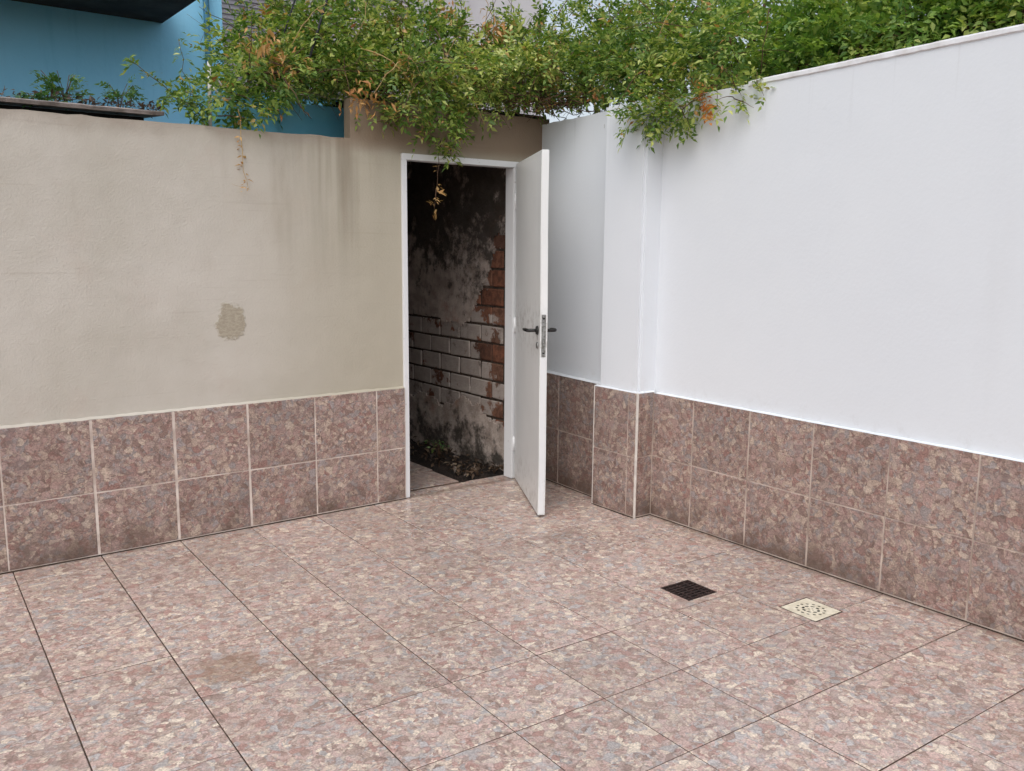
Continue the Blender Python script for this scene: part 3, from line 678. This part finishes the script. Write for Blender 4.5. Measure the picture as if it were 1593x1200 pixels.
for k in range(n):
    for q in range(5): F.append((k*5+q, k*5+(q+1) % 5, k*5+5+(q+1) % 5, k*5+5+q))
F += [(4, 3, 2, 1, 0), tuple(n*5+q for q in range(5))]
me = mesh('slab', V, F); link('slab', me, 'concrete', rs)
box('support', (-3.3, .20, 1.80), (.72, .27, 2.003), 'dark_conc', rs)
gb = empty('pale_building', (5, 6.3, 0)); tag(gb, 'pale grey building far behind the vine with lined cladding', 'building')
box('wall', (2.4, 6.02, -.05), (7.72, 9.5, 7.5), 'pale', gb)
V, F = [], []
for k in range(120):       # fine lapped boards, too small to pick apart
    z = .5+k*.055; b = len(V); V += [(2.38, 6.0, z), (5.55, 6.0, z), (5.55, 6.018, z+.053), (2.38, 6.018, z+.053), (2.38, 6.019, z), (5.55, 6.019, z)]; F += [(b, b+1, b+2, b+3), (b+4, b+5, b+1, b)]
tag(link('siding', mesh('siding', V, F), 'siding', gb), kind='stuff')
for x0, x1 in ((5.56, 6.24), (6.255, 7.16), (7.175, 7.715)): box('panel', (x0, 5.995, .2), (x1, 6.019, 7.2), 'pale', gb, .003)
bk = empty('metal_bracket', (1.0, .1, 1.9)); tag(bk, 'white metal bracket post standing on the beige wall among the vine', 'bracket')
tube('post', [([(.992, .09, 1.90), (.994, .09, 2.05), (1.0, .09, 2.27)], .0085)], 'white_metal', bk, 8)
tube('brace', [([(1.0, .086, 2.24), (1.095, .083, 2.115)], .004)], 'white_metal', bk, 6)
tube('brace', [([(.996, .086, 2.17), (1.05, .083, 2.115)], .004)], 'white_metal', bk, 6)
tube('arm', [([(.994, .086, 2.108), (1.10, .083, 2.108)], .0045)], 'white_metal', bk, 6)
def sag(a, b, s, n=14):
    a, b = Vector(a), Vector(b); return [a.lerp(b, k/n)-Vector((0, 0, s*4*(k/n)*(1-k/n))) for k in range(n+1)]
tag(tube('cable', [(sag((1.46, -.02, 2.33), (2.55, .9, 4.55), .03), .007)], 'cable', None, 7), 'thick black cable rising out of the vine in front of the cladding', 'cable')
tag(tube('cable', [(sag((1.36, .05, 2.44), (2.3, 1.0, 4.2), .03), .0045)], 'cable', None, 7), 'thin black cable beside the thicker one, left of it', 'cable')

# ================================================================== VINE
VINE = [(1.30,0.40,2.36,0.200),(1.50,0.40,2.48,0.220),(1.79,0.50,2.59,0.260),(2.05,0.50,2.66,0.280),(2.34,0.50,2.65,0.260),(2.58,0.45,2.58,0.220),(2.87,0.45,2.57,0.200),(3.17,0.45,2.64,0.220),(3.45,0.40,2.75,0.240),(3.67,0.30,2.82,0.250),(3.83,0.10,2.71,0.240),
(1.02,0.08,2.11,0.110),(1.16,0.02,2.15,0.150),(1.34,0.08,2.29,0.160),(1.60,0.14,2.44,0.175),(1.88,0.06,2.29,0.165),(1.99,0.00,2.22,0.200),(2.18,-0.05,2.17,0.170),(2.19,-0.09,2.03,0.100),(2.46,0.00,2.25,0.170),(2.72,0.05,2.38,0.170),(2.97,0.00,2.40,0.150),(3.16,-0.10,2.44,0.160),(3.14,-0.40,2.40,0.190),
(2.85,-0.98,2.17,0.150),(2.74,-1.07,2.04,0.085),(2.95,-1.05,2.26,0.170),(2.84,-1.23,2.09,0.100),(2.88,-1.35,2.14,0.090),(2.88,-1.52,2.13,0.060),(3.00,-1.25,2.38,0.200),(3.10,-0.95,2.49,0.220),
(3.05,-.65,2.34,.16),(3.2,-.55,2.6,.22),(2.62,.2,2.40,.2),(2.2,.2,2.45,.24),(1.95,.25,2.48,.2),(1.62,.3,2.50,.18),(2.95,.25,2.5,.2),(3.3,.15,2.55,.22),
(2.75,-.14,2.36,.15),(2.9,-.3,2.38,.15),(2.95,-.55,2.37,.14),(2.75,-.36,2.44,.13),(2.58,-.2,2.42,.14),(2.35,-.14,2.34,.15),(2.05,-.15,2.3,.13),(2.98,-.78,2.36,.13),
(1.80,-.03,2.2,.12),(1.70,.09,2.31,.13),(1.95,-.1,2.13,.1),(1.5,.38,2.3,.2),(1.72,.42,2.34,.2),(2.0,.45,2.36,.2),(1.3,.35,2.22,.16)]
vine = empty('vine', (2.3, .3, 2.2)); tag(vine, 'dense green climbing vine spilling over the corner and wall tops above the door', 'vine')
P, O = lump_points(VINE, 6800, .45)
fn = np.array([mn.noise(Vector(q)*7.5) for q in P]); sel = fn+rng.uniform(-.12, .12, len(P)) > -.13; P, O = P[sel], O[sel]
keep = ~((P[:, 1] < .125) & (P[:, 1] > -.005) & (P[:, 2] < np.where(P[:, 0] < 1.684, 1.97, 2.175)) & (P[:, 0] < 2.95)) & ~((P[:, 1] > .12) & (P[:, 0] > 1.7) & (P[:, 2] < 2.2) & (P[:, 0] < 3.0) & (P[:, 1] < 2)) & ~((P[:, 0] > 2.90) & (P[:, 0] < 3.06) & (P[:, 2] < 2.16) & (P[:, 1] < 0))
P, O = P[keep], O[keep]
v1 = sprig_cloud(P, O, .085, 3, .036, .0080)
v, t = v1; tag(link('foliage', np_mesh('foliage', v, t), 'vine', vine), kind='stuff')
# tangle of twigs inside
tw = []
for k in range(330):
    x, y, z, r = rnd.choice(VINE); q = Vector((x, y, z))+Vector([rnd.uniform(-r, r)*.8 for _ in range(3)]); d = Vector((rnd.uniform(-1, 1), rnd.uniform(-.7, .3), rnd.uniform(-.6, .5))).normalized(); path = [q.copy()]
    for s in range(5): d = (d+Vector((rnd.uniform(-.5, .5), rnd.uniform(-.5, .5), rnd.uniform(-.6, .3)))*.6).normalized(); q = q+d*r*.38; path.append(q.copy())
    if min(p.z for p in path) < 2.0: continue
    r0 = rnd.uniform(.0015, .004); tw.append((path, [r0*(1-.14*s) for s in range(6)]))
for k in range(9):       # main stems running along the wall top
    x = 1.2+k*.2; path = [(x+.28*s+rnd.uniform(-.03, .03), .20+rnd.uniform(-.06, .08), 2.24+.04*s+rnd.uniform(-.02, .05)) for s in range(6)]; tw.append((path, .008))
for k in range(60):      # dead twigs under the mat at the corner
    q = Vector((rnd.uniform(2.6, 3.1), rnd.uniform(-.35, .1), rnd.uniform(2.19, 2.27))); path = [q]
    for s in range(4): q = q+Vector((rnd.uniform(-.07, .07), rnd.uniform(-.09, .03), rnd.uniform(-.025, .02))); path.append(q)
    tw.append((path, .0025))
tag(tube('twigs', tw, 'stem', vine, 4), kind='stuff')
# loose shoots: hanging, arching, dry
def shoot(path, mat_leaf, mat_stem, n, leaf, wid, rad=.0018, pairs=2, size=.05, name='shoot'):
    path = [Vector(q) for q in path]; s = tube(name, [(path, [rad*(1-.5*k/len(path)) for k in range(len(path))])], mat_stem, vine, 5)
    pts, outs = [], []
    for k in range(n):
        f = (.1+.9*k/max(1, n-1))*(len(path)-1); i = min(int(f), len(path)-2); q = path[i].lerp(path[i+1], f-i); pts.append(q); a = rnd.uniform(0, 6.28); outs.append((math.cos(a), math.sin(a), rnd.uniform(-.3, .4)))
    v, t = sprig_cloud(np.array([tuple(p) for p in pts]), np.array(outs), size, pairs, leaf, wid); link('leaves', np_mesh('leaves', v, t), mat_leaf, s)
def wav(a, b, n, amp, bow=(0, 0, 0)):
    a, b, bow = Vector(a), Vector(b), Vector(bow); return [a.lerp(b, k/n)+bow*4*(k/n)*(1-k/n)+Vector([rnd.uniform(-amp, amp) for _ in range(3)])*(0 < k) for k in range(n+1)]
shoot(wav((1.09, -.02, 2.05), (1.115, -.03, 1.68), 8, .006), 'dry', 'pale_stem', 9, .030, .006, .0022, 1, .022)
shoot(wav((1.115, -.03, 1.69), (1.04, -.028, 1.70), 4, .004), 'dry', 'pale_stem', 1, .02, .004, .0008, 1, .015)
shoot(wav((2.165, -.10, 1.98), (2.125, -.11, 1.66), 8, .006), 'dry', 'stem', 4, .036, .006, .002, 1, .025)
shoot(wav((2.13, -.11, 1.72), (2.115, -.115, 1.61), 4, .004), 'dry', 'stem', 4, .042, .007, .0018, 2, .025)
shoot(wav((2.2, -.1, 2.0), (2.23, -.12, 1.87), 5, .006), 'vine', 'stem', 9, .04, .009, .002, 3, .05)
shoot(wav((1.72, -.06, 2.40), (2.03, -.14, 2.02), 10, .003, (.05, -.05, .07)), 'dry', 'pale_stem', 2, .03, .006, .0032, 1, .03)
shoot(wav((.98, .15, 2.0), (.63, .02, 2.22), 9, .006, (.0, .0, .01)), 'vine', 'stem', 16, .03, .006, .0026, 3, .05)
shoot(wav((.96, .2, 2.0), (.86, .1, 2.36), 8, .01), 'vine', 'stem', 12, .026, .005, .002, 3, .05)
shoot(wav((.95, .1, 2.02), (.74, .05, 2.06), 6, .01, (0, 0, .05)), 'vine', 'stem', 22, .028, .006, .002, 3, .05)
shoot(wav((1.0, .1, 2.0), (.86, .0, 2.10), 6, .01, (0, 0, .03)), 'vine', 'stem', 24, .03, .006, .002, 3, .06)
shoot(wav((2.86, -1.22, 2.15), (2.82, -1.27, 1.94), 7, .008), 'vine', 'stem', 16, .03, .007, .002, 2, .03)
shoot(wav((2.80, -1.02, 2.1), (2.755, -1.06, 1.98), 5, .006), 'vine', 'stem', 16, .036, .009, .002, 2, .04)
shoot(wav((2.87, -1.32, 2.2), (2.855, -1.36, 2.02), 6, .008), 'orange', 'pale_stem', 14, .034, .009, .002, 2, .03)
shoot(wav((2.88, -1.5, 2.2), (2.86, -1.55, 2.07), 6, .008), 'vine', 'stem', 12, .028, .007, .0015, 2, .03)
shoot(wav((2.88, -1.6, 2.21), (2.87, -1.66, 2.09), 6, .008), 'vine', 'stem', 8, .026, .006, .0015, 2, .03)
shoot(wav((2.86, -1.4, 2.17), (2.84, -1.43, 2.03), 6, .008), 'vine', 'stem', 6, .024, .006, .0015, 2, .03)
for cx, cy, cz, n in ((1.20, -.05, 2.35, 60), (1.72, -.10, 2.17, 70), (2.78, .22, 2.68, 90), (2.80, -.13, 2.28, 25), (1.36, .0, 2.30, 40), (2.42, .2, 2.74, 40)):
    Pq = np.array([cx, cy, cz])+rng.normal(0, 1, (n, 3))*np.array([.06, .05, .045]); v, t = single_leaves(Pq, nrm(rng.normal(0, 1, (n, 3))), .05, .008, .8)
    link('dead_leaves', np_mesh('dead_leaves', v, t), 'dry', vine)
# bare arching stems over the front of the mat
for k in range(34):
    x, y, z, r = rnd.choice(VINE[:36]); a = Vector((x+rnd.uniform(-r, r), y-r*.95, z+r*rnd.uniform(.2, .9))); b = a+Vector((rnd.uniform(-.35, .35), rnd.uniform(-.10, .02), rnd.uniform(-.38, -.1)))
    if b.z < 2.05 or b.x < 1.25 or a.x < 1.25: continue
    tube('bare_stem', [(wav(a, b, 9, .006, (rnd.uniform(-.06, .06), -.05, .08)), rnd.uniform(.0012, .0026))], rnd.choice(('pale_stem', 'stem', 'pale_stem')), vine, 5)
# tall shoots against the sky
for k in range(26):
    x = rnd.uniform(1.35, 3.9); z = 2.68+.07*math.sin(x*3); shoot(wav((x, .45, z), (x+rnd.uniform(-.12, .12), .40+rnd.uniform(-.1, .1), z+rnd.uniform(.14, .34)), 5, .012), 'vine', 'stem', 8, .032, .0075, .0018, 3, .06)

# weeds on the slab
for name, x, y, z, h, n, lab in (('weed_plant', .40, .25, 2.03, .13, 46, 'bushy green weed growing on the grey slab, the larger one'),
                                ('weed_plant', .62, .22, 2.03, .13, 26, 'thin straggly weed on the grey slab nearer the vine'),
                                ('weed_plant', .255, .16, 2.025, .035, 22, 'tiny low tuft of weed on the grey slab at the left')):
    e = empty(name, (x, y, z)); tag(e, lab, 'weed'); st, pts, outs = [], [], []
    for k in range(max(5, n//4)):
        a = rnd.uniform(0, 6.28); rr = rnd.uniform(.2, .75)*h; tip = Vector((x+rr*math.cos(a), y+rr*math.sin(a), z+h*rnd.uniform(.5, 1.1)))
        st.append(([(x, y, z-.01), (x+rr*.3*math.cos(a), y+rr*.3*math.sin(a), z+h*.5), tip], .0016))
        for q in range(4): f = rnd.uniform(.4, 1); pts.append((x+(tip.x-x)*f, y+(tip.y-y)*f, z+(tip.z-z)*f)); outs.append((math.cos(a), math.sin(a), .4))
    tube('stem', st, 'stem', e, 4); v, t = sprig_cloud(np.array(pts), np.array(outs), .045, 3, .026, .006); link('leaves', np_mesh('leaves', v, t), 'weed', e)

# ================================================================== TREES BEHIND THE WHITE WALL
TREES = [('tall tree with open crown behind the vine and the pillar', (4.25, -.1), [(4.20,0.20,2.92,.36),(4.30,-0.02,3.10,.36),(3.90,-0.61,2.73,.36),(4.10,-0.66,2.84,.33),(4.0,-.3,2.6,.35),(4.25,-.35,3.2,.3)]),
         ('leafy green tree behind the white wall, next to the vine', (3.95, -1.15), [(3.60,-1.13,2.46,.28),(3.70,-1.41,2.44,.29),(4.00,-1.04,2.55,.25),(3.5,-1.35,2.28,.22),(3.6,-.95,2.3,.25)]),
         ('dense leafy tree behind the white wall, in the middle of the row', (4.0, -1.7), [(3.90,-1.48,2.57,.34),(3.50,-1.70,2.34,.20),(3.80,-1.74,2.56,.34),(3.50,-1.98,2.35,.20),(3.55,-1.55,2.25,.2)]),
         ('dark dense tree behind the white wall at the right edge of the picture', (4.0, -2.3), [(3.80,-1.96,2.53,.36),(3.50,-2.21,2.36,.20),(3.80,-2.17,2.54,.36),(3.80,-2.33,2.53,.36),(3.50,-2.43,2.36,.15),(3.70,-2.53,2.53,.35),(3.65,-2.8,2.5,.34),(3.6,-3.1,2.5,.34)])]
for lab, (tx, ty), lumps in TREES:
    e = empty('tree', (tx, ty, -.06)); tag(e, lab, 'tree', 'trees behind the white wall')
    paths = [([(tx, ty, -.06), (tx+.02, ty-.02, 1.2), (tx-.02, ty, 2.0), (tx-.01, ty+.02, 2.6)], [.07, .055, .045, .02])]
    for x, y, z, r in lumps: paths.append(([(tx-.01, ty, 1.7), ((tx+x)/2, (ty+y)/2, z*.5+1.0), (x, y, z-.05), (x+.04, y-.03, z+r*.7)], [.03, .022, .013, .004]))
    for k in range(40):
        x, y, z, r = rnd.choice(lumps); d = Vector([rnd.uniform(-1, 1) for _ in range(3)]).normalized(); c0 = Vector((x, y, z)); paths.append(([c0, c0+d*r*.5, c0+d*r*.95], [.006, .004, .0015]))
    tube('trunk', paths, 'stem', e, 6)
    P, O = lump_points(lumps, 1500 if 'open' in lab else 4000, .35); P2 = P[P[:, 0] > 3.09]; O2 = O[P[:, 0] > 3.09]
    v, t = sprig_cloud(P2, O2, .085, 3, .040, .0105); tag(link('crown', np_mesh('crown', v, t), 'tree', e), kind='stuff')
